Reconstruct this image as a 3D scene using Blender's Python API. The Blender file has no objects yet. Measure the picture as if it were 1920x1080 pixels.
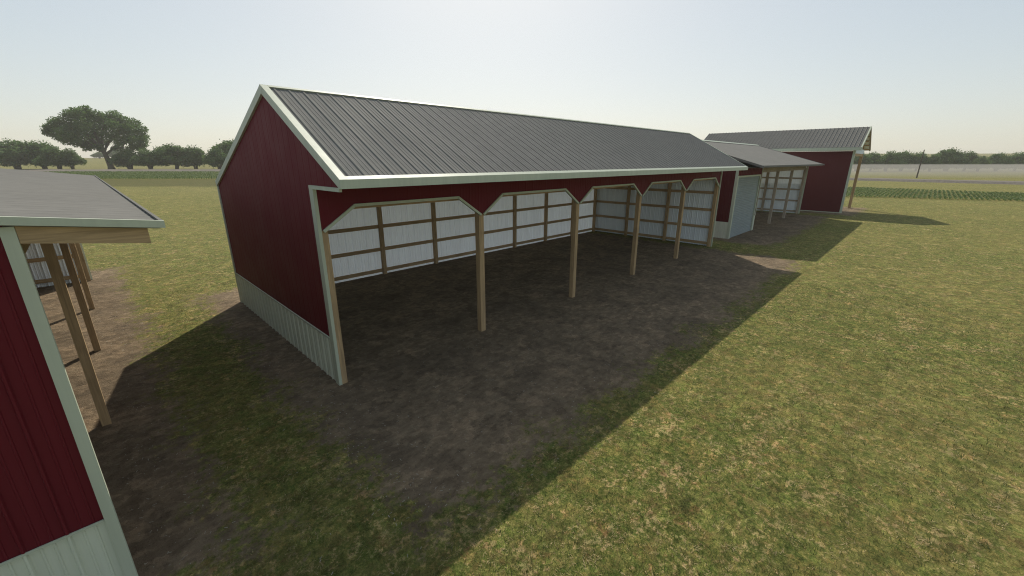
import bpy, bmesh, math, random
from mathutils import Vector, Matrix
random.seed(7)
sc = bpy.context.scene
col = sc.collection
V = Vector
X, Y, Z = V((1, 0, 0)), V((0, 1, 0)), V((0, 0, 1))

# ------------------------------------------------------------------ helpers
class MB:
    """collects faces, linked afterwards as one mesh object"""
    def __init__(s): s.v = []; s.f = []
    def add(s, vs, fs):
        o = len(s.v); s.v += [V(p) for p in vs]; s.f += [tuple(i + o for i in f) for f in fs]
    def obox(s, o, a, b, c):
        o, a, b, c = V(o), V(a), V(b), V(c)
        s.add([o, o+a, o+a+b, o+b, o+c, o+a+c, o+a+b+c, o+b+c],
              [(0, 3, 2, 1), (4, 5, 6, 7), (0, 1, 5, 4), (1, 2, 6, 5), (2, 3, 7, 6), (3, 0, 4, 7)])
        return s
    def box(s, x0, x1, y0, y1, z0, z1):
        return s.obox((x0, y0, z0), (x1-x0, 0, 0), (0, y1-y0, 0), (0, 0, z1-z0))
    def bar(s, p, q, w, h, up=Z):
        """rectangular bar between p and q; w across, h along 'up' (below the line)"""
        p, q = V(p), V(q); d = q-p; side = d.cross(up).normalized(); u = side.cross(d).normalized()
        return s.obox(p - side*w/2 - u*h, d, side*w, u*h)
    def prism(s, poly, d):
        """poly: list of 3d points, extruded by vector d"""
        n = len(poly); d = V(d); P = [V(p) for p in poly]
        s.add(P + [p+d for p in P], [tuple(range(n))[::-1], tuple(range(n, 2*n))] +
              [(i, (i+1) % n, (i+1) % n + n, i+n) for i in range(n)])
        return s
    def tube(s, pts, rad, n=7, cap=True):
        rings = []; o = len(s.v)
        for i, p in enumerate(pts):
            p = V(p); d = (V(pts[min(i+1, len(pts)-1)]) - V(pts[max(i-1, 0)])).normalized()
            a = d.orthogonal().normalized(); b = d.cross(a)
            s.v += [p + (a*math.cos(6.28319*k/n) + b*math.sin(6.28319*k/n))*rad[i] for k in range(n)]
        for i in range(len(pts)-1):
            for k in range(n):
                s.f.append((o+i*n+k, o+i*n+(k+1) % n, o+(i+1)*n+(k+1) % n, o+(i+1)*n+k))
        if cap: s.f.append(tuple(o+(len(pts)-1)*n+k for k in range(n)))
        return s
    def sheet(s, O, A, B, N, v0, v1, w0, w1, prof, pitch, th=.02, off=0, breaks=(), single=False):
        """ribbed metal sheet: ribs run along B, repeat along A, stand up along N; flat back"""
        O, A, B, N = V(O), V(A), V(B), V(N)
        if not callable(w0): c0 = w0; w0 = lambda v: c0
        if not callable(w1): c1 = w1; w1 = lambda v: c1
        pts = {v0: None, v1: None}
        k = math.floor((v0-off)/pitch) - 1
        L = []
        while off + k*pitch < v1 + pitch:
            for u, d in prof: L.append((off + (k+u)*pitch, d))
            k += 1
        L.sort()
        def dep(v):
            for (a, da), (b, db) in zip(L, L[1:]):
                if a <= v <= b: return da if b-a < 1e-9 else da + (db-da)*(v-a)/(b-a)
            return 0
        vs = sorted({round(v, 5) for v, _ in L if v0 < v < v1} | {v0, v1} | {b for b in breaks if v0 < b < v1})
        o = len(s.v); n = len(vs)
        if single:
            for v in vs:
                d = dep(v); s.v += [O+A*v+B*w0(v)+N*d, O+A*v+B*w1(v)+N*d]
            s.f += [(o+2*i, o+2*i+2, o+2*i+3, o+2*i+1) for i in range(n-1)]
            return s
        for v in vs:
            d = dep(v); a, b = w0(v), w1(v)
            s.v += [O+A*v+B*a+N*d, O+A*v+B*b+N*d, O+A*v+B*a-N*th, O+A*v+B*b-N*th]
        for i in range(n-1):
            p, q = o+4*i, o+4*i+4
            s.f += [(p, q, q+1, p+1), (p+2, p+3, q+3, q+2), (p, p+2, q+2, q), (p+1, q+1, q+3, p+3)]
        e = o+4*(n-1)
        s.f += [(o, o+1, o+3, o+2), (e, e+2, e+3, e+1)]
        return s
    def build(s, name, mat, parent=None, smooth=False, recalc=True):
        me = bpy.data.meshes.new(name)
        off = V((0, 0, 0)); r = parent
        while r is not None: off += r.location; r = r.parent
        me.from_pydata([p - off for p in s.v], [], s.f)
        if recalc:
            bm = bmesh.new(); bm.from_mesh(me); bmesh.ops.recalc_face_normals(bm, faces=bm.faces[:]); bm.to_mesh(me); bm.free()
        if mat: me.materials.append(mat)
        if smooth:
            for p in me.polygons: p.use_smooth = True
        o = bpy.data.objects.new(name, me); col.objects.link(o)
        if parent: o.parent = parent
        return o

def tag(o, label=None, cat=None, group=None, kind=None):
    if label: o['label'] = label
    if cat: o['category'] = cat
    if group: o['group'] = group
    if kind: o['kind'] = kind
    return o

def empty(name, loc, label, cat, group=None):
    o = bpy.data.objects.new(name, None); col.objects.link(o); o.location = loc; o.empty_display_size = .5
    return tag(o, label, cat, group)

# ------------------------------------------------------------------ materials
class NT:
    def __init__(s, name):
        s.m = bpy.data.materials.new(name); s.m.use_nodes = True; s.t = s.m.node_tree
        s.b = s.t.nodes['Principled BSDF']; s._pos = None
    def n(s, t, **kw):
        x = s.t.nodes.new(t)
        for k, v in kw.items(): setattr(x, k, v)
        return x
    def put(s, sock, val):
        if hasattr(val, 'is_linked') or isinstance(val, bpy.types.NodeSocket): s.t.links.new(val, sock)
        else: sock.default_value = val
    def math(s, op, a, b=None, clamp=False):
        x = s.n('ShaderNodeMath', operation=op, use_clamp=clamp); s.put(x.inputs[0], a)
        if b is not None: s.put(x.inputs[1], b)
        return x.outputs[0]
    @property
    def pos(s):
        if s._pos is None: s._pos = s.n('ShaderNodeNewGeometry').outputs['Position']
        return s._pos
    def scaled(s, sx, sy, sz):
        m = s.n('ShaderNodeMapping'); m.inputs['Scale'].default_value = (sx, sy, sz)
        s.t.links.new(s.pos, m.inputs['Vector']); return m.outputs[0]
    def noise(s, scale, detail=4, rough=.6, vec=None, out='Fac', dist=0):
        x = s.n('ShaderNodeTexNoise'); x.inputs['Scale'].default_value = scale
        x.inputs['Detail'].default_value = detail; x.inputs['Roughness'].default_value = rough
        x.inputs['Distortion'].default_value = dist
        s.t.links.new(vec if vec is not None else s.pos, x.inputs['Vector']); return x.outputs[out]
    def voro(s, scale, vec=None, out='Distance', rnd=1):
        x = s.n('ShaderNodeTexVoronoi'); x.inputs['Scale'].default_value = scale; x.inputs['Randomness'].default_value = rnd
        s.t.links.new(vec if vec is not None else s.pos, x.inputs['Vector']); return x.outputs[out]
    def ramp(s, fac, stops):
        x = s.n('ShaderNodeValToRGB'); cr = x.color_ramp
        while len(cr.elements) < len(stops): cr.elements.new(.5)
        for e, (p, c) in zip(cr.elements, stops): e.position = p; e.color = (*c, 1)
        s.t.links.new(fac, x.inputs[0]); return x.outputs[0]
    def rng(s, v, a, b, c=0, d=1, smooth=True):
        x = s.n('ShaderNodeMapRange'); x.interpolation_type = 'SMOOTHSTEP' if smooth else 'LINEAR'
        for i, k in enumerate((v, a, b, c, d)): s.put(x.inputs[i], k)
        return x.outputs[0]
    def mix(s, f, a, b, mode='MIX'):
        x = s.n('ShaderNodeMix', data_type='RGBA', blend_type=mode); s.put(x.inputs[0], f)
        s.put(x.inputs[6], a if not isinstance(a, tuple) else (*a, 1)); s.put(x.inputs[7], b if not isinstance(b, tuple) else (*b, 1))
        return x.outputs[2]
    def bump(s, h, strength, dist):
        x = s.n('ShaderNodeBump'); x.inputs['Strength'].default_value = strength; x.inputs['Distance'].default_value = dist
        s.t.links.new(h, x.inputs['Height']); s.t.links.new(x.outputs[0], s.b.inputs['Normal'])
    def fin(s, colr, rough=.8, spec=.3, metal=0):
        s.put(s.b.inputs['Base Color'], colr if not isinstance(colr, tuple) else (*colr, 1))
        s.put(s.b.inputs['Roughness'], rough); s.b.inputs['Specular IOR Level'].default_value = spec
        s.b.inputs['Metallic'].default_value = metal
        return s.m

def painted(name, c, rough=.5, spec=.3, var=.12, stain=.12, streak=(9, 9, .5)):
    t = NT(name)
    f = t.noise(1, 5, .65, t.scaled(*streak))
    g = t.noise(.8, 3, .5)
    a = tuple(x*(1-var) for x in c); b = tuple(min(1, x*(1+var)) for x in c)
    k = t.mix(t.rng(f, .3, .7), a, b)
    dirt = tuple(x*.75+.02 for x in c)
    k = t.mix(t.math('MULTIPLY', t.rng(g, .5, .75), stain), k, dirt)
    r = t.rng(t.noise(1.5, 3), .3, .7, rough-.04, rough+.05)
    return t.fin(k, r, spec)

M = {}
M['red'] = painted('red_steel', (.128, .0135, .0195), .6, .16, .03, .05, (1.2, 1.2, .25))
M['white'] = painted('white_trim', (.50, .535, .415), .5, .3, .05, .2)
M['liner'] = painted('white_liner', (.88, .93, .97), .4, .4, .05, .15, (6, 6, .3))
def sheeting(name, c, trans):
    """white corrugated sheet with added translucency, so sunlight behind brightens the bays"""
    m = painted(name, c, .4, .4, .05, .15, (6, 6, .3)); t = m.node_tree
    b = t.nodes['Principled BSDF']; out = t.nodes['Material Output']
    tr = t.nodes.new('ShaderNodeBsdfTranslucent'); tr.inputs[0].default_value = (.86, .93, 1, 1)
    mx = t.nodes.new('ShaderNodeMixShader'); mx.inputs[0].default_value = trans
    t.links.new(b.outputs[0], mx.inputs[1]); t.links.new(tr.outputs[0], mx.inputs[2]); t.links.new(mx.outputs[0], out.inputs[0])
    return m
M['sheet'] = sheeting('glow_sheeting', (.84, .90, .96), .085)  # white metal panels, translucency added to brighten the bays
M['hazed_red'] = painted('hazed_red_steel', (.105, .022, .022), .6, .16, .03, .05, (1.2, 1.2, .25))  # duller red: greying by the mist put into the colour
M['cream'] = painted('cream_skirt', (.63, .66, .53), .5, .3, .05, .2)
M['roof'] = painted('grey_roof', (.185, .179, .163), .85, .08, .08, .3, (3, 3, 3))
M['shutter'] = painted('grey_shutter', (.275, .31, .305), .55, .2, .07, .2, (.6, .6, 9))

def wood(name, streak, c=(.45, .315, .175)):
    t = NT(name)
    g = t.noise(1, 6, .65, t.scaled(*streak), dist=.6)
    k = t.ramp(g, [(.25, tuple(x*.62 for x in c)), (.5, c), (.75, tuple(min(1, x*1.3) for x in c))])
    k = t.mix(t.rng(t.noise(1.3, 2), .45, .75, 0, .5), k, tuple(x*.7 for x in c))
    t.bump(g, .25, .01)
    return t.fin(k, .75, .2)
M['wood_z'] = wood('timber_upright', (28, 28, 1.6))
M['wood_x'] = wood('timber_long', (1.6, 28, 28))
M['wood_y'] = wood('timber_cross', (28, 1.6, 28))
M['old_z'] = wood('weathered_upright', (28, 28, 1.6), (.38, .32, .25))
M['old_x'] = wood('weathered_long', (1.6, 28, 28), (.38, .32, .25))
M['old_y'] = wood('weathered_cross', (28, 1.6, 28), (.38, .32, .25))

# ------------------------------------------------------------------ terrain
HD = V((.71225, .70192, 0)); RG = V((.70192, -.71225, 0))     # along and across the valley
def sst(x, a, b):
    t = min(1, max(0, (x-a)/(b-a))); return t*t*(3-2*t)
def height(x, y):
    s = x*HD.x + y*HD.y; q = x*RG.x + y*RG.y
    left = 1 - sst(q, -45, -12)
    z = left*(-.42*sst(s, 62, 80) + 1.04*sst(s, 83, 96) + .58*sst(s, 97, 178))
    z += (6.6*sst(s, 215, 480) if q < -20 else 0)*left + (1-left)*17*sst(s, 230, 760)
    z += (1-left)*8*sst(s, 700, 1500) + .5*math.sin(x*.011)*math.sin(y*.013+1)*sst(s, 230, 500)
    return z

def sd_boxes(t, boxes):
    sep = t.n('ShaderNodeSeparateXYZ'); t.t.links.new(t.pos, sep.inputs[0]); d = None
    for x0, x1, y0, y1 in boxes:
        a = t.math('SUBTRACT', t.math('ABSOLUTE', t.math('SUBTRACT', sep.outputs[0], (x0+x1)/2)), (x1-x0)/2)
        b = t.math('SUBTRACT', t.math('ABSOLUTE', t.math('SUBTRACT', sep.outputs[1], (y0+y1)/2)), (y1-y0)/2)
        e = t.math('MAXIMUM', a, b)
        if d is None: d = e
        else:
            m = t.n('ShaderNodeMath', operation='SMOOTH_MIN'); t.put(m.inputs[0], d); t.put(m.inputs[1], e); m.inputs[2].default_value = 1.0
            d = m.outputs[0]
    return d

def ground_material():
    t = NT('grass_and_dirt')
    fine = t.noise(13, 8, .78)
    mid = t.noise(4.2, 6, .74)
    patch = t.noise(1.3, 5, .66)
    wide = t.noise(.16, 4, .55)
    grain = t.noise(42, 4, .7)
    g = t.ramp(fine, [(.34, (.030, .050, .012)), (.45, (.100, .120, .030)), (.55, (.185, .180, .056)), (.66, (.30, .262, .100))])
    g = t.mix(t.rng(mid, .50, .62, 0, .6), g, (.175, .135, .055))          # dry brown thatch
    g = t.mix(t.rng(mid, .45, .33, 0, .75), g, (.070, .115, .024))         # fresh green tufts
    straw = t.math('ADD', t.math('MULTIPLY', patch, .38), t.math('ADD', t.math('MULTIPLY', t.noise(6.5, 5, .7), .34), t.math('MULTIPLY', fine, .28)))
    g = t.mix(t.rng(straw, .530, .585, 0, .9), g, (.40, .30, .155))         # straw coloured flecks
    g = t.mix(t.rng(t.noise(3.1, 6, .75), .585, .66, 0, .65), g, (.20, .115, .058))
    g = t.mix(t.rng(t.noise(1.7, 6, .72, t.scaled(1, 1.25, 1)), .57, .68, 0, .8), g, (.050, .050, .018))
    g = t.mix(t.rng(wide, .40, .62, 0, .40), g, (.215, .185, .066))
    g = t.mix(t.rng(grain, .52, .68, 0, .45), g, t.mix(.6, g, (.42, .38, .17)))
    g = t.mix(t.rng(grain, .46, .34, 0, .55), g, t.mix(.7, g, (.018, .026, .007)))
    # every tuft has a tone of its own
    wv = t.n('ShaderNodeVectorMath', operation='ADD'); t.t.links.new(t.pos, wv.inputs[0])
    ws = t.n('ShaderNodeVectorMath', operation='SCALE'); ws.inputs['Scale'].default_value = .30
    t.t.links.new(t.noise(9, 4, .7, out='Color'), ws.inputs[0]); t.t.links.new(ws.outputs[0], wv.inputs[1])
    for sc_, amt in ((4.6, .32), (11, .46)):
        sp = t.n('ShaderNodeSeparateColor'); t.t.links.new(t.voro(sc_, wv.outputs[0], 'Color'), sp.inputs[0])
        g = t.mix(amt, g, t.mix(1.0, g, t.ramp(sp.outputs[0], [(0, (.42, .44, .36)), (.45, (.92, .94, .9)), (1, (1.75, 1.62, 1.55))]), 'MULTIPLY'))
        g = t.mix(amt*.8, g, t.mix(1.0, g, t.ramp(sp.outputs[1], [(0, (.76, 1.06, .72)), (.5, (1, 1, 1)), (.82, (1.1, .98, .95)), (1, (1.38, 1.03, 1.05))]), 'MULTIPLY'))
    # trodden dirt round the sheds
    d = sd_boxes(t, [(2.1, 23.2, 3.75, 17.6), (-9.5, .42, 5.1, 25.2), (26.2, 44.5, 5.6, 15.6), (46.6, 55.3, 4.2, 19.5), (18.5, 22.6, 4.2, 9)])
    wob = t.math('MULTIPLY', t.math('SUBTRACT', t.noise(.75, 7, .72), .5), 3.0)
    wob2 = t.math('MULTIPLY', t.math('SUBTRACT', t.noise(6, 7, .8), .5), 2.4)
    dd = t.math('ADD', d, t.math('ADD', wob, wob2))
    mask = t.rng(dd, .35, -.3)
    dn = t.noise(4.5, 9, .76, t.scaled(1, 1.7, 1), dist=.3)
    dc = t.ramp(dn, [(.3, (.128, .094, .060)), (.5, (.205, .153, .100)), (.72, (.305, .24, .158))])
    dc = t.mix(t.rng(t.noise(.6, 4, .6), .4, .68, 0, .55), dc, (.124, .096, .066))
    dc = t.mix(t.rng(t.noise(30, 5, .75), .60, .70, 0, .8), dc, (.36, .30, .235))
    dc = t.mix(t.rng(t.noise(19, 5, .75), .42, .32, 0, .7), dc, (.07, .053, .040))
    for sc_, amt in ((2.3, .30), (7, .40)):
        sp = t.n('ShaderNodeSeparateColor'); t.t.links.new(t.voro(sc_, wv.outputs[0], 'Color'), sp.inputs[0])
        dc = t.mix(amt, dc, t.mix(1.0, dc, t.ramp(sp.outputs[0], [(0, (.5, .5, .5)), (.5, (1, 1, 1)), (1, (1.6, 1.55, 1.5))]), 'MULTIPLY'))
    stone = t.voro(14)
    pick = t.rng(t.noise(6.3, 2), .56, .66)
    dc = t.mix(t.math('MULTIPLY', t.rng(stone, .16, .09), pick), dc, (.42, .38, .32))
    c = t.mix(mask, g, dc)
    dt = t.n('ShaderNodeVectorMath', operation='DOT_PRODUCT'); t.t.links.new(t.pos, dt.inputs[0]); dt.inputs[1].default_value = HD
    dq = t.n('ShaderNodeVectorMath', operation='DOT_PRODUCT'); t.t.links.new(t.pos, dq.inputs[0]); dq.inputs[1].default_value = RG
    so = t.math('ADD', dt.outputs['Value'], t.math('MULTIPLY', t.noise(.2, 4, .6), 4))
    bank_shade = t.math('MULTIPLY', t.math('MULTIPLY', t.rng(so, 86, 88.5), t.rng(so, 99, 97)), t.rng(dq.outputs['Value'], -35, -45))  # shade of the rising bank, painted in as a darker grass colour
    c = t.mix(t.math('MULTIPLY', bank_shade, .8), c, t.mix(t.rng(mid, .4, .6), (.075, .078, .024), (.115, .108, .036)))
    # farther: mown field, meadow beyond the tracks
    hgt = t.math('ADD', t.math('MULTIPLY', fine, .6), t.math('ADD', t.math('MULTIPLY', mid, .8), t.math('MULTIPLY', dn, .5)))
    t.bump(hgt, .9, .07)
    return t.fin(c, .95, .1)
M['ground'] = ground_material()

def axis(steps):
    out = [steps[0][0]]
    for a, b, d in steps:
        n = max(1, round((b-a)/d))
        out += [a + (b-a)*(i+1)/n for i in range(n)]
    return out
S_ = axis([(-60, 70, 13), (70, 110, 2), (110, 240, 6), (240, 800, 28), (800, 1800, 100)])
Q_ = axis([(-1800, -200, 80), (-200, -60, 14), (-60, 0, 3), (0, 200, 20), (200, 1800, 80)])
gb = MB()
for s in S_:
    for q in Q_:
        p = HD*s + RG*q; gb.v.append(V((p.x, p.y, height(p.x, p.y))))
nq = len(Q_)
for i in range(len(S_)-1):
    for j in range(nq-1): gb.f.append((i*nq+j, i*nq+j+1, (i+1)*nq+j+1, (i+1)*nq+j))
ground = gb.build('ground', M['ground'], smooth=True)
tag(ground, kind='structure')

def gravel():
    t = NT('gravel')
    n = t.noise(2.2, 6, .7); k = t.ramp(n, [(.3, (.12, .105, .09)), (.7, (.22, .195, .165))])
    k = t.mix(t.rng(t.noise(.22, 3, .5, t.scaled(1, 1, 1)), .4, .7, 0, .5), k, (.20, .175, .15))
    t.bump(n, .6, .05)
    return t.fin(k, .95, .1)
M['gravel'] = gravel()
# gravel track beyond the right-hand crop, on a low bank running along y
rb = MB()
prof = [(133.4, -.05), (134.6, .46), (138.5, .50), (142, .42), (144, -.05)]
ys = axis([(-260, 70, 10)])
for y in ys:
    for x, z in prof: rb.v.append(V((x + .9*math.sin(y*.05), y, z + .06*math.sin(y*.31+x))))
for i in range(len(ys)-1):
    for j in range(4): rb.f.append((i*5+j, i*5+j+1, i*5+j+6, i*5+j+5))
tag(rb.build('gravel_road', M['gravel'], smooth=False), kind='structure')
# gravel track beyond the left-hand crop, on a bank running across
rb = MB()
prof = [(146, -.1), (149.2, .36), (152, .5), (159, .5), (163, .05)]
qs = axis([(-320, -10, 10)])
for q in qs:
    for s, z in prof:
        p = HD*(s + .8*math.sin(q*.04)) + RG*q; rb.v.append(V((p.x, p.y, height(p.x, p.y) + z + .05*math.sin(q*.3+s))))
for i in range(len(qs)-1):
    for j in range(4): rb.f.append((i*5+j, i*5+j+1, i*5+j+6, i*5+j+5))
tag(rb.build('gravel_road', M['gravel']), kind='structure')

# ------------------------------------------------------------------ crops and litter (uncountable)
def leafmat(name, dark, light, trans=.25, scale=.35):
    t = NT(name)
    k = t.mix(t.rng(t.noise(scale, 4, .6), .35, .65), dark, light)
    k = t.mix(t.rng(t.noise(3, 2, .5), .4, .7, 0, .5), k, tuple((a+b)*.42 for a, b in zip(dark, light)))
    t.fin(k, .6, .25)
    tr = t.n('ShaderNodeBsdfTranslucent'); t.put(tr.inputs[0], t.mix(.5, k, light))
    mx = t.n('ShaderNodeMixShader'); mx.inputs[0].default_value = trans
    out = t.t.nodes['Material Output']
    t.t.links.new(t.b.outputs[0], mx.inputs[1]); t.t.links.new(tr.outputs[0], mx.inputs[2]); t.t.links.new(mx.outputs[0], out.inputs[0])
    return t.m
M['crop'] = leafmat('crop_leaves', (.055, .10, .026), (.17, .23, .07), .35, .9)
def plant(mb, p, h, n=4):
    a0 = random.random()*6.28
    for k in range(n):
        a = a0 + k*6.28/n + random.uniform(-.4, .4); d = V((math.cos(a), math.sin(a), 0)); sd = V((-d.y, d.x, 0))
        l = h*random.uniform(.6, .95); w = h*.16; b = p + Z*h*.15
        m = b + d*l*.5 + Z*h*random.uniform(.5, .8); e = b + d*l + Z*h*random.uniform(.35, .75)
        o = len(mb.v); mb.v += [b, m-sd*w, e, m+sd*w]; mb.f.append((o, o+1, o+2, o+3))
cb = MB()
y = -26.0
while y < 34:
    x = 70.2
    while x < 95 - abs(y-5)*.06:
        lim = 73.6 - y*.42
        if x > lim: plant(cb, V((x+random.uniform(-.06, .06), y+random.uniform(-.07, .07), 0)), random.uniform(.24, .36), 4)
        x += .3
    y += .46
tag(cb.build('crop_rows', M['crop'], recalc=False), 'low green crop in straight rows beyond the lawn at right', 'crop', kind='stuff')
cb = MB()
s = 95.0
while s < 141:
    q = -150.0
    while q < -52:
        p = HD*(s+random.uniform(-.1, .1)) + RG*q; p.z = height(p.x, p.y)
        plant(cb, p, random.uniform(.42, .62), 3); q += .55
    s += .8
tag(cb.build('crop_field', M['crop'], recalc=False), 'band of leafy green crop in front of the track at left', 'crop', kind='stuff')

DIRT = [(2.1, 23.2, 3.75, 17.6), (-9.5, .42, 5.1, 25.2), (26.2, 44.5, 5.6, 15.6), (46.6, 55.3, 4.2, 19.5), (18.5, 22.6, 4.2, 9)]
def bare(x, y): return min(max(abs(x-(a+b)/2)-(b-a)/2, abs(y-(c+d)/2)-(d-c)/2) for a, b, c, d in DIRT)
M['blade'] = leafmat('short_grass_blades', (.050, .080, .018), (.205, .205, .070), .3, 4)
M['dry'] = painted('dry_grass', (.36, .285, .15), .85, .1, .3)
gm_, dm_ = MB(), MB()
def blade(mb, p, l, w, lean):
    a = random.random()*6.283; d = V((math.cos(a), math.sin(a), 0)); sd = V((-d.y, d.x, 0))*w
    o = len(mb.v); mb.v += [p-sd, p+sd, p + d*l*lean + Z*l*math.sqrt(max(.02, 1-lean*lean))]; mb.f.append((o, o+1, o+2))
n = 0
while n < 70000:
    r = 2.2 + 17*random.random()**1.3; a = random.uniform(math.radians(-12), math.radians(98))
    x, y = r*math.cos(a), r*math.sin(a)
    if bare(x, y) < random.gauss(.35, .35) or (x < -.5 and 5.2 < y < 24) or (2.9 < x < 24 and 7.9 < y < 15.9): n += .2; continue
    blade(gm_, V((x, y, -.004)), random.uniform(.025, .06)*(1+r*.02), random.uniform(.002, .0045)*(1+r*.05), random.uniform(.3, .9)); n += 1
n = 0
while n < 2600:
    r = 2.2 + 30*random.random()**1.1; a = random.uniform(math.radians(-12), math.radians(98))
    x, y = r*math.cos(a), r*math.sin(a)
    if bare(x, y) < random.gauss(.3, .4) or (x < -.5 and 5.2 < y < 24) or (2.9 < x < 24 and 7.9 < y < 15.9): n += .2; continue
    for k in range(random.randint(4, 12)):
        blade(dm_, V((x+random.gauss(0, .05), y+random.gauss(0, .05), .003)), random.uniform(.025, .06)*(1+r*.035), random.uniform(.0015, .0035)*(1+r*.06), random.uniform(.9, .99))
    n += 1
tag(gm_.build('short_grass', M['blade'], recalc=False), 'short green grass blades of the lawn nearest the viewer', 'grass', kind='stuff')
tag(dm_.build('dry_grass', M['dry'], recalc=False), 'flattened tan tufts of dry grass lying in the lawn', 'dry grass', kind='stuff')

def plain(name, c, rough=.8): return NT(name).fin(c, rough, .15)
M['straw'] = painted('straw', (.34, .31, .25), .8, .1)
sb = MB()
for i in range(1300):
    x, y = random.choice([(random.uniform(2.3, 22), random.uniform(3.9, 9.5)), (random.uniform(-.5, .5), random.uniform(4.6, 18)),
                          (random.uniform(1.9, 3), random.uniform(4, 15)), (random.uniform(.3, 12), random.uniform(3, 8))])
    a = random.random()*6.28; l = random.uniform(.012, .05); w = random.uniform(.0025, .006)
    p = V((x, y, .012)); d = V((math.cos(a), math.sin(a), random.uniform(-.05, .15)))*l; n = V((-d.y, d.x, 0)).normalized()*w
    o = len(sb.v); sb.v += [p-n, p+d-n, p+d+n, p+n]; sb.f.append((o, o+1, o+2, o+3))
tag(sb.build('straw_litter', M['straw'], recalc=False), 'scattered pale straw bits lying on the trodden dirt', 'straw', kind='stuff')

# ------------------------------------------------------------------ profiles
WALL = [(0, 0), (.04, .016), (.10, .016), (.14, 0), (.38, 0), (.40, .005), (.44, .005), (.46, 0), (.68, 0), (.70, .005), (.74, .005), (.76, 0), (1, 0)]
LINR = [(0, 0), (.03, .03), (.11, .03), (.14, 0), (.38, 0), (.40, .010), (.46, .010), (.48, 0), (.68, 0), (.70, .010), (.76, .010), (.78, 0), (1, 0)]
ROOF = [(0, 0), (.07, .016), (.17, .016), (.26, 0), (.42, 0), (.45, .005), (.50, .005), (.53, 0), (.70, 0), (.73, .005), (.78, .005), (.81, 0), (1, 0)]
LOW = [(u, d*.16) for u, d in ROOF]
FLAT = [(u, d*.25) for u, d in WALL]
DEEP = [(u, d*1.7) for u, d in WALL]
SLAT = [(0, 0), (.15, .012), (.5, .018), (.85, .012), (1, 0)]

def studwall(root, o, a, n, length, top, studs, girts, wz, wa, sd=.15, gd=.05, sw=.15):
    """timber framing in front of a liner: o origin on the liner, a along, n towards the room"""
    o, a, n = V(o), V(a), V(n)
    for g in girts:
        last = 0
        MB().obox(o + a*.02 + n*.016 + Z*(g-.07), a*(length-.04), n*gd, Z*.14).build('girt', M[wa], root)
    for u in studs:
        t = top(u) if callable(top) else top
        MB().obox(o + a*(u-sw/2) + n*.005, a*sw, n*sd, Z*t).build('stud', M[wz], root)

# ------------------------------------------------------------------ A: the long open shed
x0, xE, yF, yB = 2.99, 23.98, 8.05, 15.78
yR, zR, yO, zO, zB = 10.01, 6.02, 6.80, 4.26, 3.957
fs = (zR-zO)/(yR-yO); bs = (zR-zB)/(yB-yR)
def topA(y): return (zR - (yR-y)*fs if y < yR else zR - (y-yR)*bs) - .075
A_ = empty('open_shed', (13.5, 11.9, 0), 'long red open-fronted pole shed with white sheeted bays and grey metal roof', 'shed')
g = MB(); g.sheet((x0, 0, 0), Y, Z, -X, yF, yB, 1.0, topA, FLAT, .29, breaks=(yR,))
g.sheet((x0, 0, 0), Y, Z, -X, yO+.05, yF, 4.12, topA, FLAT, .29)
gable = g.build('gable_wall', M['red'], A_)
MB().sheet((x0, 0, 0), Y, Z, -X, yF+.17, yB, .0, 1.0, DEEP, .29).build('skirt', M['cream'], gable)
MB().box(x0-.03, x0-.002, yF+.165, yB, 1.0, 1.035).build('flashing', M['white'], gable)
MB().box(x0+.023, x0+.06, yF+.19, yB-.08, .02, 3.9).build('liner', M['liner'], gable)
t = MB(); t.box(x0-.034, x0+.03, yF-.01, yF+.168, 0, 4.06); t.box(x0-.034, x0+.03, yF+.1681, yF+.172, 0, 1.0)
t.build('corner_trim', M['white'], A_)
MB().box(x0-.034, x0+.04, yB-.07, yB+.03, 0, zB-.06).build('corner_trim', M['white'], A_)
# end wall red outside, white inside; back wall a sheet made translucent for brightness
e = MB().sheet((xE, 0, 0), Y, Z, X, yF, yB, 0, topA, WALL, .29, breaks=(yR,)).build('end_wall', M['hazed_red'], A_)
MB().sheet((xE-.05, 0, 0), Y, Z, -X, yF+.03, yB-.06, 0.02, lambda y: topA(y)-.04, LINR, .28, breaks=(yR,)).build('liner', M['liner'], e)
MB().box(xE-.02, xE+.034, yF-.06, yF-.002, 0, 4.05).build('corner_trim', M['white'], A_)
MB().sheet((0, yB-.05, 0), X, Z, -Y, x0+.03, xE-.04, 0, zB-.06, LINR, .28, single=True).build('back_wall', M['sheet'], A_, recalc=False)
MB().box(x0+.05, xE+.03, yB-.03, yB+.02, zB-.25, zB-.06).build('wall_cap', M['white'], A_)
studwall(A_, (x0+.06, yB-.05, 0), X, -Y, xE-x0-.12, zB-.2, [2.56+2.62*k for k in range(7)] + [20.7], [.17, 1.06, 2.0, 2.92, 3.68], 'wood_z', 'wood_x')
studwall(A_, (xE-.05, yF+.16, 0), Y, -X, yB-yF-.25, lambda u: min(topA(yF+.16+u)-.05, 5.6), [2.5, 5.06], [.17, 1.06, 2.0, 2.92, 3.68], 'wood_z', 'wood_y')
# front posts
post = MB().box(7.07-.08, 7.07+.08, yF+.03, yF+.19, 0, 4.0).build('post', M['wood_z'], A_)
for k in range(1, 4):
    c = post.copy(); col.objects.link(c); c.parent = A_; c.location = (4.205*k, 0, 0)
MB().box(x0+.034, x0+.15, yF+.005, yF+.16, 0, 3.98).build('post', M['wood_z'], A_)
MB().box(xE-.19, xE-.022, yF+.005, yF+.16, 0, 3.98).build('post', M['wood_z'], A_)
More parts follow.
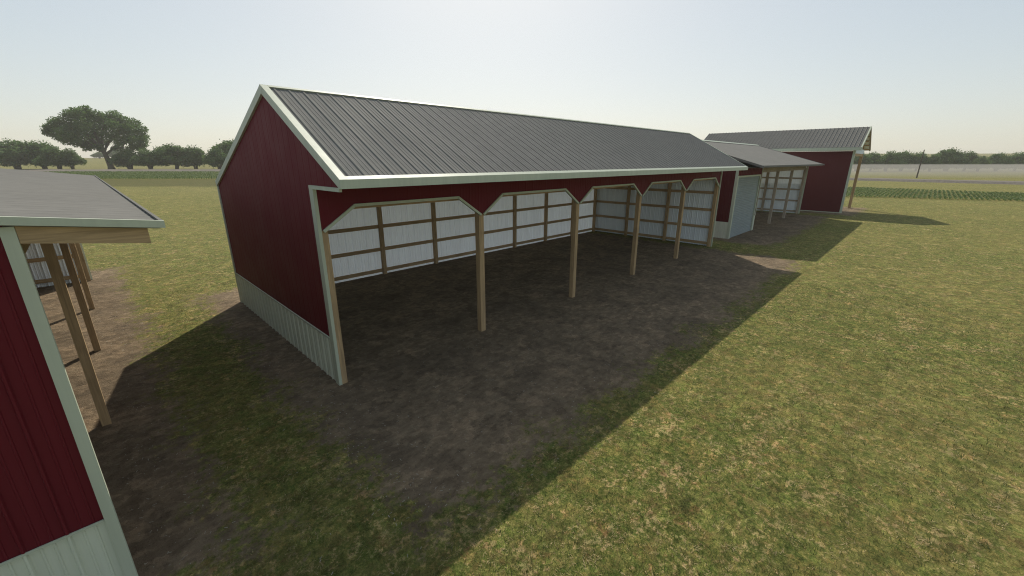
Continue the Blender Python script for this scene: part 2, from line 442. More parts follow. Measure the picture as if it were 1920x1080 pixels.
# header with clipped corners over every bay
px = [x0-.0] + [7.07+4.205*k for k in range(4)] + [xE-.0]
key = []
for a, c in zip(px, px[1:]):
    key += [(a+(.06 if a == x0 else .03), 3.25), (a+.72, 3.73), (c-.75, 3.73), (c-.03, 3.25)]
key[0] = (x0+.05, 3.28)
key = [(x0, 3.28)] + key + [(xE, 3.25)]
def hdr(v):
    for (a, za), (c, zc) in zip(key, key[1:]):
        if a <= v <= c: return za + (zc-za)*(v-a)/max(1e-6, c-a)
    return 3.25
h = MB().sheet((0, yF, 0), X, Z, -Y, x0+.032, xE-.005, hdr, 4.112, FLAT, .29, th=.02, breaks=[k for k, _ in key]).build('header', M['red'], A_)
t = MB()
for (a, za), (c, zc) in zip(key, key[1:]):
    if c-a > .2: t.bar((a, yF-.004, za+.012), (c, yF-.004, zc+.012), .07, .055)
t.build('header_trim', M['white'], h)
for a, c in zip(px, px[1:]):
    MB().box(a+.10, c-.10, yF+.20, yF+.25, 3.62, 3.86).build('beam', M['wood_x'], A_)
# roof
def slope_roof(root, ax, ox, L0, L1, p_low, p_high, n_out, pitch=.285, mat='roof', name='roof_slope', th=.05, prof=ROOF):
    """roof sheet between a low and a high point (in the plane across ax)"""
    lo, hi = V(p_low), V(p_high); d = hi-lo; B = d.normalized(); N = V(n_out)
    N = (N - B*N.dot(B)).normalized()
    return MB().sheet(lo - ax*lo.dot(ax) - N*.026, ax, B, N, L0, L1, 0, d.length, prof, pitch, th=th).build(name, M[mat], root)
r1 = slope_roof(A_, X, 0, x0+.08, xE-.01, (0, yO+.07, zO+.07*fs), (0, yR-.06, zR-.06*fs), Z)
r2 = slope_roof(A_, X, 0, x0+.08, xE-.01, (0, yB, zB), (0, yR+.06, zR-.06*bs), Z)
d1 = V((0, yO-yR, zO-zR)); n1 = V((0, d1.z, -d1.y)).normalized()
if n1.z < 0: n1 = -n1
dback = V((0, yB+.03-yR, zB-.011-zR)); n2 = V((0, -dback.z, dback.y)).normalized()
if n2.z < 0: n2 = -n2
t = MB().obox(V((x0-.05, yR, zR)) - n1*.15, d1, X*.135, n1*.155)
t.build('rake_trim', M['white'], r1)
MB().prism([(x0-.053, yR-.10, zR-.10*fs), (x0-.053, yR, zR+.009), (x0-.053, yR+.10, zR-.10*bs), (x0-.053, yR+.05, zR-.165), (x0-.053, yR-.05, zR-.165)], X*.138).build('apex_cap', M['white'], r1)
MB().obox(V((x0-.05, yR, zR)) - n2*.15, dback, X*.135, n2*.155).build('rake_trim', M['white'], r2)
MB().obox(V((xE-.008, yR, zR)) - n1*.13, d1, X*.06, n1*.134).build('rake_trim', M['white'], r1)
MB().obox(V((xE-.008, yR, zR)) - n2*.13, dback, X*.06, n2*.134).build('rake_trim', M['white'], r2)
MB().prism([(x0+.088, yR-.065, zR-.065*fs+.006), (x0+.088, yR, zR+.010), (x0+.088, yR+.065, zR-.065*bs+.006), (x0+.088, yR, zR-.09)], X*(xE-x0-.155)).build('ridge_cap', M['white'], A_)
f = MB(); f.prism([(x0-.048, yO-.002, zO-.145), (x0-.048, yO-.002, zO+.003), (x0-.048, yO+.09, zO+.09*fs+.004), (x0-.048, yO+.09, zO-.145)], X*(xE-x0+.10))
f.build('fascia', M['white'], A_)
MB().box(x0+.01, xE-.02, yO+.091, yF-.021, 4.117, 4.135).build('soffit', M['white'], A_)
MB().box(x0-.036, x0+.009, yO+.091, yF+.166, 4.06, 4.125).build('soffit_trim', M['white'], A_)

def lining(root, x0_, x1_, lo, hi):
    lo, hi = V((0, *lo)), V((0, *hi)); d = hi-lo; n = V((0, -d.z, d.y)).normalized()
    return MB().obox(lo + X*x0_ - n*.02, X*(x1_-x0_), d, n*.012).build('roof_lining', M['liner'], root)
lining(r1, x0+.08, xE-.12, (yF+.05, zR-(yR-yF-.05)*fs-.10), (yR-.02, zR-.02*fs-.10))
lining(r2, x0+.08, xE-.12, (yR+.02, zR-.02*bs-.10), (yB-.10, zR-(yB-.10-yR)*bs-.10))

# ------------------------------------------------------------------ B: the workshop beyond it with the roller door
bx0, bx1, bF, bB = 27.1, 45.2, 8.15, 15.9
bR, bzR, bO, bzO = 12.3, 5.97, 6.85, 4.30
bsl = (bzR-bzO)/(bR-bO)
def topB(y): return (bzR - abs(bR-y)*bsl) - .10
B_ = empty('workshop_shed', (36, 12, 0), 'lower grey-roofed workshop shed with a roller door beside open bays', 'shed')
g = MB().sheet((bx0, 0, 0), Y, Z, -X, bF, bB, 1.0, topB, WALL, .29, breaks=(bR,)).build('side_wall', M['hazed_red'], B_)
MB().sheet((bx0, 0, 0), Y, Z, -X, bF, bB, 0, 1.0, WALL, .29).build('skirt', M['cream'], g)
MB().box(bx0-.03, bx0+.02, bF-.03, bF+.12, 0, 4.15).build('corner_trim', M['white'], B_)
# front of the closed bay
MB().box(bx0+.021, bx0+.16, bF-.03, bF+.05, 0, 3.62).build('door_jamb', M['white'], B_)
MB().box(31.62, 31.74, bF-.03, bF+.05, 0, 3.62).build('door_jamb', M['white'], B_)
MB().box(31.741, 32.0, bF-.012, bF+.06, 0, 1.0).build('skirt', M['cream'], B_)
MB().box(31.741, 31.92, bF-.010, bF+.06, 1.0, 4.1).build('wall_strip', M['hazed_red'], B_)
MB().box(31.921, 32.02, bF-.035, bF+.07, 1.001, 4.1).build('corner_trim', M['white'], B_)
hd = MB().sheet((0, bF, 0), X, Z, -Y, bx0+.022, 31.74, 3.72, 4.16, WALL, .29).build('header', M['red'], B_)
MB().box(bx0+.022, 31.74, bF-.03, bF+.05, 3.621, 3.715).build('door_head', M['white'], hd)
dr = MB().sheet((0, bF+.06, 0), Z, X, -Y, .06, 3.62, bx0+.161, 31.615, SLAT, .11).build('roller_door', M['shutter'], B_)
MB().box(bx0+.165, 31.61, bF+.03, bF+.075, .0, .062).build('bottom_rail', M['shutter'], dr)
# walls
pw = MB().sheet((32.0, 0, 0), Y, Z, X, bF+.08, bB-.1, 0, lambda y: topB(y)-.05, WALL, .29, breaks=(bR,)).build('partition_wall', M['liner'], B_)
MB().sheet((bx1-.05, 0, 0), Y, Z, -X, bF-.07, bB-.02, 0, lambda y: topB(y)+.01, LINR, .28, breaks=(bR,), single=True).build('end_wall', M['sheet'], B_, recalc=False)  # made translucent to brighten the open bays
MB().box(bx1-.05, bx1+.034, bF-.2, bF-.101, 0, 4.1).build('corner_trim', M['white'], B_)
MB().box(bx1-.09, bx1-.066, bF-.05, bB-.1, 0, .05).build('base_trim', M['white'], B_)
MB().box(32.1, bx1-.1, bB-.2, bB-.05, 3.9, 4.15).build('beam', M['old_x'], B_)
studwall(B_, (bx1-.05, bF+.08, 0), Y, -X, bB-bF-.2, lambda u: min(topB(bF+.08+u)-.05, 5.5), [2.75, 5.2], [.2, 1.13, 2.11, 3.08, 4.0], 'old_z', 'old_y', sw=.2)
MB().sheet((0, bB, 0), X, Z, Y, bx0+.03, 32.1, 0, topB(bB)-.04, WALL, .29).build('back_wall', M['hazed_red'], B_)
post = MB().box(36.2-.09, 36.2+.09, bF-.05, bF+.13, 0, 3.98).build('post', M['old_z'], B_)
c = post.copy(); col.objects.link(c); c.parent = B_; c.location = (4.35, 0, 0)
MB().box(bx1-.27, bx1-.075, bF-.095, bF+.07, 0, 3.98).build('post', M['old_z'], B_)
MB().box(32.03, bx1-.06, bF-.04, bF+.02, 3.83, 4.16).build('beam', M['old_x'], B_)
MB().box(bx0+.02, bx1, bO+.12, bF-.05, 4.17, 4.19).build('soffit', M['old_x'], B_)
r1 = slope_roof(B_, X, 0, bx0-.05, bx1+.05, (0, bO+.06, bzO+.06*bsl), (0, bR, bzR), Z, .3, prof=LOW)
r2 = slope_roof(B_, X, 0, bx0-.05, bx1+.05, (0, 2*bR-bO, bzO), (0, bR+.001, bzR), Z, .3, prof=LOW)
MB().box(bx0-.05, bx1+.05, bO, bO+.05, bzO-.09, bzO+.012).build('eave_trim', M['roof'], r1)
MB().prism([(bx0, bR-.16, bzR-.16*bsl+.006), (bx0, bR, bzR+.05), (bx0, bR+.16, bzR-.16*bsl+.006)], X*(bx1-bx0)).build('ridge_cap', M['white'], B_)
db = V((0, bO-bR, bzO-bzR))
MB().obox(V((bx0-.075, bR, bzR-.14)), db, X*.02, Z*.13).build('rake_trim', M['roof'], r1)
MB().obox(V((bx1+.052, bR, bzR-.10)), db, X*.02, Z*.10).build('rake_trim', M['roof'], r1)

lining(r1, 32.1, bx1-.10, (bF+.1, bzR-(bR-bF-.1)*bsl-.125), (bR-.02, bzR-.02*bsl-.125))
# ------------------------------------------------------------------ D: the tall barn at the far end
dx0, dx1, dF, dB = 48.2, 54.05, 5.3, 18.95
dR, dzR, dOx, dzO = 50.95, 7.53, 47.6, 5.68
dsl = (dzR-dzO)/(dR-dOx); dO2 = 54.45; dzO2 = dzR-(dO2-dR)*dsl
D_ = empty('tall_barn', (51, 12, 0), 'tall dark red barn at the far end with an open gable', 'barn')
w = MB().sheet((dx0, 0, 0), Y, Z, -X, dF, dB, .04, 5.40, FLAT, .29).build('side_wall', M['hazed_red'], D_)
MB().box(dx0-.03, dx0-.002, dF, dB, 0, .06).build('base_trim', M['white'], w)
MB().sheet((dx0+.03, 0, 0), Y, Z, X, dF+.1, dB-.1, .04, 5.4, LINR, .28).build('liner', M['liner'], w)
MB().box(dx0-.035, dx0+.10, dF-.03, dF+.14, 0, 5.42).build('corner_trim', M['white'], D_)
def topD(x): return dzR - abs(x-dR)*dsl - .10
bw = MB().sheet((0, dB, 0), X, Z, Y, dx0, dx1, 0, topD, WALL, .29, breaks=(dR,)).build('back_wall', M['red'], D_)
# the open gable: posts, beam and white lintel
post = MB().box(dx1-.13, dx1+.13, dF-.02, dF+.2, 0, 5.3).build('post', M['wood_z'], D_)
for k in range(1, 4):
    c = post.copy(); col.objects.link(c); c.parent = D_; c.location = (0, 4.45*k, 0)
MB().box(dx0+.10, dx1-.13, dF, dF+.14, 4.98, 5.20).build('beam', M['wood_x'], D_)
MB().sheet((0, dF-.02, 0), X, Z, -Y, dx0+.08, dx1, 5.201, 5.60, LINR, .28).build('lintel', M['liner'], D_)
MB().box(dx1-.1, dx1+.1, dF+.2, dB-.03, 5.0, 5.28).build('beam', M['wood_y'], D_)
ga = MB()
ga.bar((dx0+.1, dF+.07, 5.72), (dR, dF+.07, dzR-.1), .1, .2); ga.bar((dR, dF+.07, dzR-.1), (dx1, dF+.07, 5.72), .1, .2)
ga.build('rafter', M['wood_x'], D_)
r1 = slope_roof(D_, Y, 0, 4.88, 19.0, (dOx+.08, 0, dzO+.08*dsl), (dR, 0, dzR), Z, .30, prof=[(u, d*2.2) for u, d in ROOF])
r2 = slope_roof(D_, Y, 0, 4.88, 19.0, (dO2, 0, dzO2), (dR+.001, 0, dzR), Z, .30)
for i in range(5):
    xx = dR + .5 + i*.66
    MB().box(xx, xx+.06, 4.95, dB-.05, dzR-(xx-dR)*dsl-.24, dzR-(xx+.06-dR)*dsl-.085).build('purlin', M['wood_y'], r2)
    xx = dR - .5 - i*.6
    MB().box(xx-.06, xx, dF+.15, dB-.05, dzR-(dR-xx)*dsl-.26, dzR-(dR-xx+.06)*dsl-.085).build('purlin', M['wood_y'], r1)
MB().obox((dR+.1, 4.9, dzR-.1*dsl-.105), (dO2-.1-dR-.1, 0, -(dO2-.2-dR)*dsl), (0, dB-5.0, 0), (0, 0, .012)).build('roof_lining', M['liner'], r2)
t = MB(); dd = V((dOx-dR, 0, dzO-dzR)); nd = V((-dsl, 0, 1)).normalized()
t.obox(V((dR, 4.83, dzR)) - nd*.16, dd, Y*.09, nd*.175); t.build('rake_trim', M['white'], r1)
d2 = V((dO2-dR, 0, dzO2-dzR)); nd2 = V((dsl, 0, 1)).normalized()
MB().obox(V((dR+.002, 4.83, dzR)) - nd2*.16, d2, Y*.09, nd2*.175).build('rake_trim', M['old_x'], r2)
MB().box(dOx, dOx+.09, 4.84, 19.0, dzO-.24, dzO+.01).build('fascia', M['white'], D_)
MB().box(dOx+.091, dx0-.02, 5.0, 19.0, dzO-.235, dzO-.215).build('soffit', M['white'], D_)
MB().box(dOx+.091, dx0+.1, 4.86, 4.99, dzO-.235, dzO+.02).build('soffit_end', M['white'], D_)

# ------------------------------------------------------------------ C: the low shed at the left edge
cX, cF, cB = -.48, 5.4, 23.2
cE, czE, csl = .5, 3.985, .13
cR = -5.2; czR = czE + (cE-cR)*csl
def topC(x): return czR - abs(x-cR)*csl - .07
C_ = empty('machine_shed', (-5, 14, 0), 'low shed at the left edge with red gable and a row of timber posts', 'shed')
g = MB().sheet((0, cF, 0), X, Z, -Y, -9.9, cX-.05, .985, topC, DEEP, .29, off=.03, breaks=(cR,)).build('gable_wall', M['red'], C_)
MB().sheet((0, cF, 0), X, Z, -Y, -9.9, cX-.05, 0, .985, DEEP, .29, off=.03).build('skirt', M['cream'], g)
MB().box(-9.9, cX-.08, cF-.032, cF-.017, .985, 1.01).build('flashing', M['white'], g)
MB().box(cX-.075, cX+.015, cF-.04, cF+.03, 0, 4.03).build('corner_trim', M['white'], C_)
MB().box(-9.8, cX-.12, cF+.025, cF+.06, .02, 3.9).build('liner', M['liner'], g)
lw = MB().sheet((-9.9, 0, 0), Y, Z, -X, cF+.05, cB, 0, topC(-9.9)-.05, WALL, .29).build('side_wall', M['red'], C_)
MB().sheet((0, cB-.05, 0), X, Z, -Y, -9.85, cX-.04, 0, lambda x: topC(x)+.01, LINR, .28, breaks=(cR,), single=True).build('end_wall', M['liner'], C_, recalc=False)
MB().box(cX-.06, cX+.02, cB-.02, cB+.034, 0, 3.95).build('corner_trim', M['white'], C_)
studwall(C_, (-9.7, cB-.05, 0), X, -Y, 9.05, lambda u: 3.9, [1.2, 3.8, 6.4], [.22, 1.03, 1.98, 2.92], 'wood_z', 'wood_x')
post = MB().box(-.64, -.515, 9.75-.065, 9.75+.065, 0, 3.72).build('post', M['wood_z'], C_)
for k in range(1, 3):
    c = post.copy(); col.objects.link(c); c.parent = C_; c.location = (0, 4.33*k, 0)
MB().box(-.66, -.515, cB-.2, cB-.075, 0, 3.72).build('post', M['wood_z'], C_)
MB().box(-.66, -.51, cF+.031, cF+.17, 0, 3.72).build('post', M['wood_z'], C_)
MB().box(-.65, -.50, cF+.05, 25.2, 3.721, 3.90).build('eave_beam', M['wood_y'], C_)
for y in (cF+.07, 9.75, 14.08, 18.41, 22.9):
    MB().obox((-.70, y-.17, 3.55), (1.06, 0, 0), (0, .12, 0), (0, 0, .18)).build('outrigger', M['wood_x'], C_) if y > 6 else \
        MB().obox((cX+.017, cF-.035, 3.885), (.83, 0, -.108), (0, .10, 0), (0, 0, .155)).build('outrigger', M['wood_x'], C_)
r1 = slope_roof(C_, Y, 0, cF-.06, 25.5, (cE-.03, 0, czE+.03*csl), (cR, 0, czR), Z, .30, prof=[(u, d*.3) for u, d in ROOF])
r2 = slope_roof(C_, Y, 0, cF-.06, 25.5, (-10.4, 0, czR-(cR+10.4)*csl), (cR-.001, 0, czR), Z, .30)
MB().obox((cR+.02, cF+.08, czR-.12), (cX-.2-cR, 0, -(cX-.2-cR)*csl), (0, 17.6, 0), (0, 0, .012)).build('roof_lining', M['liner'], r1)
db = V((cR-cE, 0, czR-czE))
MB().obox((cE, cF-.10, czE-.065), db, (0, .04, 0), (0, 0, .07)).build('rake_trim', M['white'], r1)
MB().box(cE-.028, cE, cF-.058, 25.5, czE-.065, czE+.002).build('eave_trim', M['roof'], r1)

# ------------------------------------------------------------------ trees
M['leaf'] = leafmat('oak_leaves', (.032, .066, .018), (.140, .235, .066), .40, .22)
M['leaf2'] = leafmat('hedge_leaves', (.032, .066, .018), (.135, .225, .066), .40, .3)
def bark():
    t = NT('bark'); n = t.noise(1, 5, .7, t.scaled(6, 6, 1.2))
    k = t.ramp(n, [(.3, (.05, .04, .03)), (.7, (.13, .11, .085))]); t.bump(n, .8, .08); return t.fin(k, .9, .1)
M['bark'] = bark()
def leaf(mb, p, L, rnd):
    n = V((rnd.gauss(0, 1), rnd.gauss(0, 1), rnd.gauss(.5, 1))).normalized()
    a = n.orthogonal().normalized(); ang = rnd.random()*6.28
    a, b = a*math.cos(ang)+n.cross(a)*math.sin(ang), -a*math.sin(ang)+n.cross(a)*math.cos(ang)
    l, w = L*rnd.uniform(.6, 1.2), L*rnd.uniform(.35, .7); o = len(mb.v)
    mb.v += [p-a*l*.5, p+b*w*.5+n*.12*L, p+a*l*.5, p-b*w*.5+n*.05*L]; mb.f.append((o, o+1, o+2, o+3))
def crown_mesh(rnd, blobs, L, dens):
    mb = MB()
    for c, r in blobs:
        c = V(c); rr = V(r)
        area = (rr.x*rr.y + rr.x*rr.z + rr.y*rr.z)/3*12.57
        for i in range(int(area*dens)):
            d = V((rnd.gauss(0, 1), rnd.gauss(0, 1), rnd.gauss(0, 1))).normalized()
            k = rnd.random()**.40 * rnd.uniform(.82, 1.10) * (1.16 if rnd.random() < .07 else 1)
            # ragged: leaves gather in tufts
            k *= 1 + .10*math.sin(7*d.x+c.x*3) * math.cos(6*d.y+c.y) + .07*math.sin(11*d.z+c.z*2+d.x*5)
            p = c + V((d.x*rr.x, d.y*rr.y, d.z*rr.z))*k
            if p.z > .4: leaf(mb, p, L, rnd)
    return mb
# the big spreading oak: crown about 33 m wide, wider towards the viewer's left
rnd = random.Random(21)
oak = empty('oak_tree', (10.8, 255.5, 1.2), 'big spreading lone tree with bare trunk, taller than the bushes either side', 'tree')
view = V((10.8, 255.5, 0)).normalized(); side = V((view.y, -view.x, 0))   # across = picture left/right at the tree's own bearing
def ok(u, z, w=0): return V((10.8, 255.5, 1.2)) + side*(u*(.91 if u < 0 else .93)) + view*w + Z*z
tb = MB()
tb.tube([ok(.1, -.3), ok(.0, 1.2), ok(-.5, 4.5), ok(-1.2, 8.5), ok(-1.8, 12), ok(-2.6, 17)], [1.45, 1.1, .9, .75, .55, .2], 10)
limbs = []
for u, z, w, zs in [(-14, 15, 2, 6.8), (-9, 18, -5, 8), (-5, 21, 3, 9), (2, 20, -5, 9), (8, 17, 3, 7.5), (12, 12.5, -2, 6.2), (4, 15, 7, 7), (-6, 13, -7, 6.5), (-10, 12, 6, 7), (7, 9, -5, 6), (-5, 9.5, 5, 5.8)]:
    f0 = zs/12*-1.8+.2
    p0, p3 = ok(f0, zs), ok(u, z, w); p1 = p0.lerp(p3, .35) + Z*1.0; p2 = p0.lerp(p3, .7) + Z*.8
    tb.tube([p0, p1, p2, p3], [.48, .33, .2, .06], 6)
    for k in range(3):
        q0 = p0.lerp(p3, .45+.17*k)+Z*.7; q1 = q0 + V((rnd.uniform(-3, 3), rnd.uniform(-3, 3), rnd.uniform(-.5, 3)))
        tb.tube([q0, q1], [.16, .04], 5)
tb.build('trunk', M['bark'], oak, smooth=True)
blobs = []
for u, z, w, r in [(-15.5, 15.3, 0, 3.6), (-17.3, 14.4, 1, 2.2), (-12.5, 17.8, 2, 3.6), (-11.5, 14.6, -4, 3.8), (-9.3, 20, 0, 3.6), (-8, 16.4, 4, 4.2), (-6.2, 21.8, -3, 3.5), (-4.2, 22.4, 2, 3.6),
                   (-5, 17.5, -5, 4.4), (-1.4, 21.2, -1, 4), (-1, 17.5, 4, 4.6), (1.8, 20.6, 2, 3.7), (3.6, 17.6, -4, 4.3), (5.2, 19.2, 0, 3.2), (7.2, 16.2, 3, 4.1), (9.5, 16.9, -2, 3.4),
                   (11.6, 13.9, 1, 3.9), (13.2, 12.2, -2, 3.0), (12.6, 10, 1, 2.6), (9.2, 12.2, -4, 3.4), (6.2, 13.2, 5, 3.8), (10.4, 9.6, 2, 2.3), (-7.5, 13.2, -5, 3.4), (-10.3, 12.4, 2, 2.9),
                   (-3.2, 13.4, 5, 3.6), (2.2, 13.6, -5, 3.6), (-4.8, 10.8, 2, 2.4), (-2.6, 9.0, -3, 2.2), (4.8, 10.2, -3, 2.4), (5.8, 7.8, 1, 1.7), (-5.6, 8.6, -1, 1.5), (-13.2, 12.9, -2, 1.9), (0, 11.2, 3, 2.4), (-9.2, 11, -3, 2.0), (-11.5, 11.6, 1, 2.2), (-7, 10, 1, 2.2), (3, 8.6, -2, 1.8), (8.6, 8.6, 0, 2), (-1.5, 8, 3, 1.6), (11.8, 8.8, -1, 1.8), (-14.6, 12.6, 1, 2.2), (8.6, 20.2, 0, 3.1), (11.8, 19.2, 2, 3.2), (14.2, 16.6, 0, 2.8), (14.6, 13.6, 1, 2.4), (5.5, 22, -1, 3), (-14, 18.3, -1, 2.6), (-16.4, 16.2, 0, 2.3), (-12.6, 11.2, -2, 2.2), (-9.6, 10.2, 1, 2.2), (-6.5, 8.6, 0, 2), (13.2, 10.4, 0, 2.2), (-3, 24, 0, 2.2), (-8.8, 22, 1, 2.3)]:
    blobs.append((ok(u, z, w), (r*.95, r*.95, r*.74)))
crown_mesh(rnd, blobs, .9, 4.6).build('crown', M['leaf'], oak, recalc=False)

def bush_proto(seed, lobes, low):
    """unit tree: 10 m tall, 10 m wide, several stems; returns (trunk MB, crown MB)"""
    r = random.Random(seed); t = MB(); bl = []
    for k in range(4):
        a = r.random()*6.28; d = V((math.cos(a), math.sin(a), 0)); e = d*r.uniform(1.5, 3.2) + Z*r.uniform(4.5, 7)
        t.tube([V((0, 0, -.3)) + d*.25, d*.6 + Z*1.6, e.lerp(d*.6 + Z*1.6, .5) + d*.3, e], [.34, .26, .17, .05], 6)
        for j in range(2):
            q = (d*.6+Z*1.6).lerp(e, .3+.3*j); t.tube([q, q + V((r.uniform(-2, 2), r.uniform(-2, 2), r.uniform(.5, 2)))], [.12, .03], 5)
    for k in range(lobes):
        a = k*2.4 + r.uniform(-.5, .5); f = math.sqrt((k+.5)/lobes); rad = r.uniform(1.5, 2.4)
        z = low + (8.6-low)*(1-f*.75)*r.uniform(.75, 1.02)
        bl.append(((math.cos(a)*f*3.7, math.sin(a)*f*3.7, z), (rad, rad, rad*.85)))
        if k % 2 == 0:
            bl.append(((math.cos(a+1)*f*3.5, math.sin(a+1)*f*3.5, low+r.uniform(.6, 1.8)), (rad*.85, rad*.85, rad*.75)))
    bl.append(((0, 0, 5.2), (3.3, 3.3, 3.3)))
    return t, crown_mesh(r, bl, .62, 9)
protos = [bush_proto(3, 16, 1.4), bush_proto(11, 14, 1.7), bush_proto(29, 18, 1.3), bush_proto(47, 13, 1.9)]
meshes = []
def mesh_of(mb, name, mat, smooth=False):
    me = bpy.data.meshes.new(name); me.from_pydata(mb.v, [], mb.f); me.materials.append(mat)
    if smooth:
        for p in me.polygons: p.use_smooth = True
    return me
for t, c in protos: meshes.append((mesh_of(t, 'trunk', M['bark'], True), mesh_of(c, 'crown', M['leaf2'])))
def tree(name, x, y, z, h, w, kind, label, group, rot=0):
    o = empty(name, (x, y, z), label, 'tree', group); o.rotation_euler[2] = rot; o.scale = (w/9.0, w/9.0, h/9.7)
    for nm, me in zip(('trunk', 'crown'), meshes[kind]):
        c = bpy.data.objects.new(nm, me); col.objects.link(c); c.parent = o
    return o
LG, RGp = 'bushy trees along the left track', 'bushy trees in the mist beyond the right field'
for i, (x, y, h, w, k, lab) in enumerate([
    (-17.4, 281.2, 13.0, 14.5, 2, 'broad bushy tree at the far left edge, tallest of the left clump'),
    (-9.4, 280.2, 12.6, 12.5, 0, 'rounded bushy tree second from the left edge, nearly as tall as the first'),
    (-5.0, 267.2, 9.1, 9.5, 1, 'low bushy tree third from the left edge, sloping down from its neighbour'),
    (-1.1, 266.1, 8.1, 7.8, 3, 'smallest bushy tree at the right end of the left clump'),
    (16.7, 250.9, 7.9, 11.4, 1, 'low wide bush just right of the big lone tree trunk'),
    (22.5, 239.3, 8.0, 9.4, 3, 'low dark bush between the wide bush and the tall rounded tree'),
    (31.0, 239.2, 11.2, 14.0, 2, 'tall rounded bushy tree, the widest right of the lone tree'),
    (37.9, 236.5, 10.5, 9.5, 0, 'narrow tall bushy tree behind the widest rounded one'),
    (43.6, 220.7, 8.7, 9.2, 1, 'small rounded tree just left of the red gable edge'),
    (52.0, 226.5, 13.5, 14.7, 2, 'tall tree partly hidden by the sloping gable edge of the long shed')]):
    tree('bushy_tree', x, y, 1.2, h*1.08, w*1.2, k, lab, LG, i*1.7)
for i, (x, y, h, w, k, lab) in enumerate([
    (255.1, 26.1, 9.4, 9.8, 0, 'misty tree beside the tall barn post, seen under the gable end'),
    (264.7, 22.1, 9.9, 10.6, 2, 'misty tree just right of the tall barn roof edge'),
    (262.1, 16.1, 9.3, 10.3, 1, 'misty tree second right of the tall barn roof edge'),
    (273.6, 11.5, 10.6, 10.4, 2, 'misty rounded tree midway between the tall barn and the utility pole'),
    (274.3, 6.6, 9.8, 9.3, 0, 'misty tree just behind the utility pole'),
    (273.5, 1.7, 7.9, 7.2, 1, 'low misty bush just right of the utility pole'),
    (287.1, -3.6, 11.9, 12.2, 2, 'tallest misty tree with a domed crown right of the pole'),
    (297.3, -9.6, 10.4, 10.8, 0, 'misty tree leaning on the right side of the tallest domed tree'),
    (290.4, -14.0, 6.9, 6.8, 3, 'small low misty bush in the gap right of the domed trees'),
    (305.2, -20.5, 9.6, 9.4, 2, 'misty round tree right of the small low bush'),
    (318.9, -27.2, 10.0, 9.6, 0, 'misty tree with clear stems, second from the right edge'),
    (316.5, -32.0, 10.5, 9.6, 2, 'misty tree cut by the right edge of the picture')]):
    tree('bushy_tree', x, y, height(x, y), h, w, k, lab, RGp, i*2.1+.6)
for x, y, h, w, k, lab in [(18.4, 579.7, 6.5, 12, 1, 'faint grey tree clump on the far hill left of the trunk'),
                           (30.5, 575.0, 8.5, 15, 3, 'faint taller tree on the far hill under the big tree')]:
    tree('hill_tree', x, y, height(x, y), h, w, k, lab, 'faded trees on the far left hill')

# ------------------------------------------------------------------ utility pole
up = empty('utility_pole', (164.6, 3.2, 0), 'thin dark utility pole standing alone beyond the gravel track at right', 'pole')
MB().tube([(164.6, 3.2, -.3), (164.6, 3.2, 4), (164.6, 3.2, 7.5)], [.17, .14, .11], 8).build('shaft', M['bark'], up, True)
MB().tube([(164.6, 3.2, 7.501), (164.6, 3.2, 7.62)], [.05, .04], 6).build('insulator', M['white'], up, True)

# ------------------------------------------------------------------ air
def volume(name, c, dens, aniso):
    m = bpy.data.materials.new(name); m.use_nodes = True; t = m.node_tree; t.nodes.clear()
    v = t.nodes.new('ShaderNodeVolumePrincipled'); o = t.nodes.new('ShaderNodeOutputMaterial')
    v.inputs['Color'].default_value = (*c, 1); v.inputs['Density'].default_value = dens; v.inputs['Anisotropy'].default_value = aniso
    t.links.new(v.outputs[0], o.inputs['Volume']); return m
hz = MB().box(-2600, 2600, -2600, 2600, -3, 60).build('haze', volume('haze_air', (.96, .94, .90), .00034, .15))
tag(hz, 'pale haze hanging over the far fields', 'haze', kind='stuff')
fg = MB()
P = [HD*118 + RG*50, HD*118 + RG*330, HD*330 + RG*480, HD*330 + RG*50]
fg.prism([p + Z*-.5 for p in P], Z*3.9)
fog = fg.build('ground_mist', volume('mist_air', (.61, .58, .545), .011, .0))
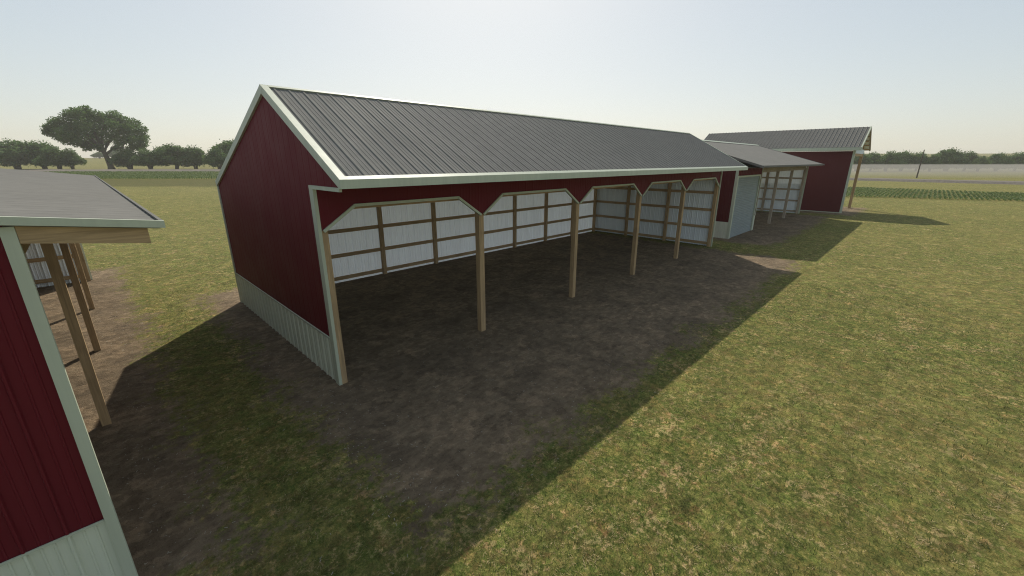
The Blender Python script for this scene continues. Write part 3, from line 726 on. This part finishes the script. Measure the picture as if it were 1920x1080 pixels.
tag(fog, 'low bank of pale mist round the tree trunks at right', 'mist', kind='stuff')

# ------------------------------------------------------------------ light, sky, camera
sun_dir = V((.79, .87, 1.0)).normalized()
L = bpy.data.lights.new('sun', 'SUN'); L.energy = 4.3; L.angle = math.radians(.53); L.color = (1, .93, .80)
lo = bpy.data.objects.new('sun', L); col.objects.link(lo); lo.rotation_euler = (-sun_dir).to_track_quat('-Z', 'Y').to_euler(); lo.location = (30, 40, 60)
w = bpy.data.worlds.new('World'); sc.world = w; w.use_nodes = True
nt = w.node_tree; bg = nt.nodes['Background']; sky = nt.nodes.new('ShaderNodeTexSky')
sky.sky_type = 'NISHITA'; sky.sun_disc = False
sky.sun_elevation = math.asin(sun_dir.z); sky.sun_rotation = math.atan2(sun_dir.x, sun_dir.y)
sky.altitude = 100; sky.air_density = 1.0; sky.dust_density = 1.3; sky.ozone_density = 1.0
gm = nt.nodes.new('ShaderNodeGamma'); gm.inputs[1].default_value = .44      # hazy, even sky
tint = nt.nodes.new('ShaderNodeMix'); tint.data_type = 'RGBA'; tint.blend_type = 'MULTIPLY'; tint.inputs[0].default_value = 1
tint.inputs[7].default_value = (2.13, 2.16, 2.10, 1)
nt.links.new(sky.outputs[0], gm.inputs[0]); nt.links.new(gm.outputs[0], tint.inputs[6]); nt.links.new(tint.outputs[2], bg.inputs[0]); bg.inputs[1].default_value = .15

cam = bpy.data.cameras.new('camera'); co = bpy.data.objects.new('camera', cam); col.objects.link(co)
cam.sensor_width = 36; cam.lens = 36*773.75/1920; cam.clip_end = 6000; cam.clip_start = .05
co.location = (0, 0, 4.55); co.rotation_euler = (math.radians(90-17.09), math.radians(0), math.radians(44.5817-90))
sc.camera = co
sc.view_settings.view_transform = 'Standard'; sc.view_settings.look = 'None'; sc.view_settings.exposure = 0.0; sc.view_settings.gamma = 1
sc.render.film_transparent = False
sc.cycles.max_bounces = 8; sc.cycles.volume_bounces = 1; sc.cycles.use_denoising = True; sc.cycles.denoising_prefilter = 'NONE'; sc.cycles.filter_width = 1.1
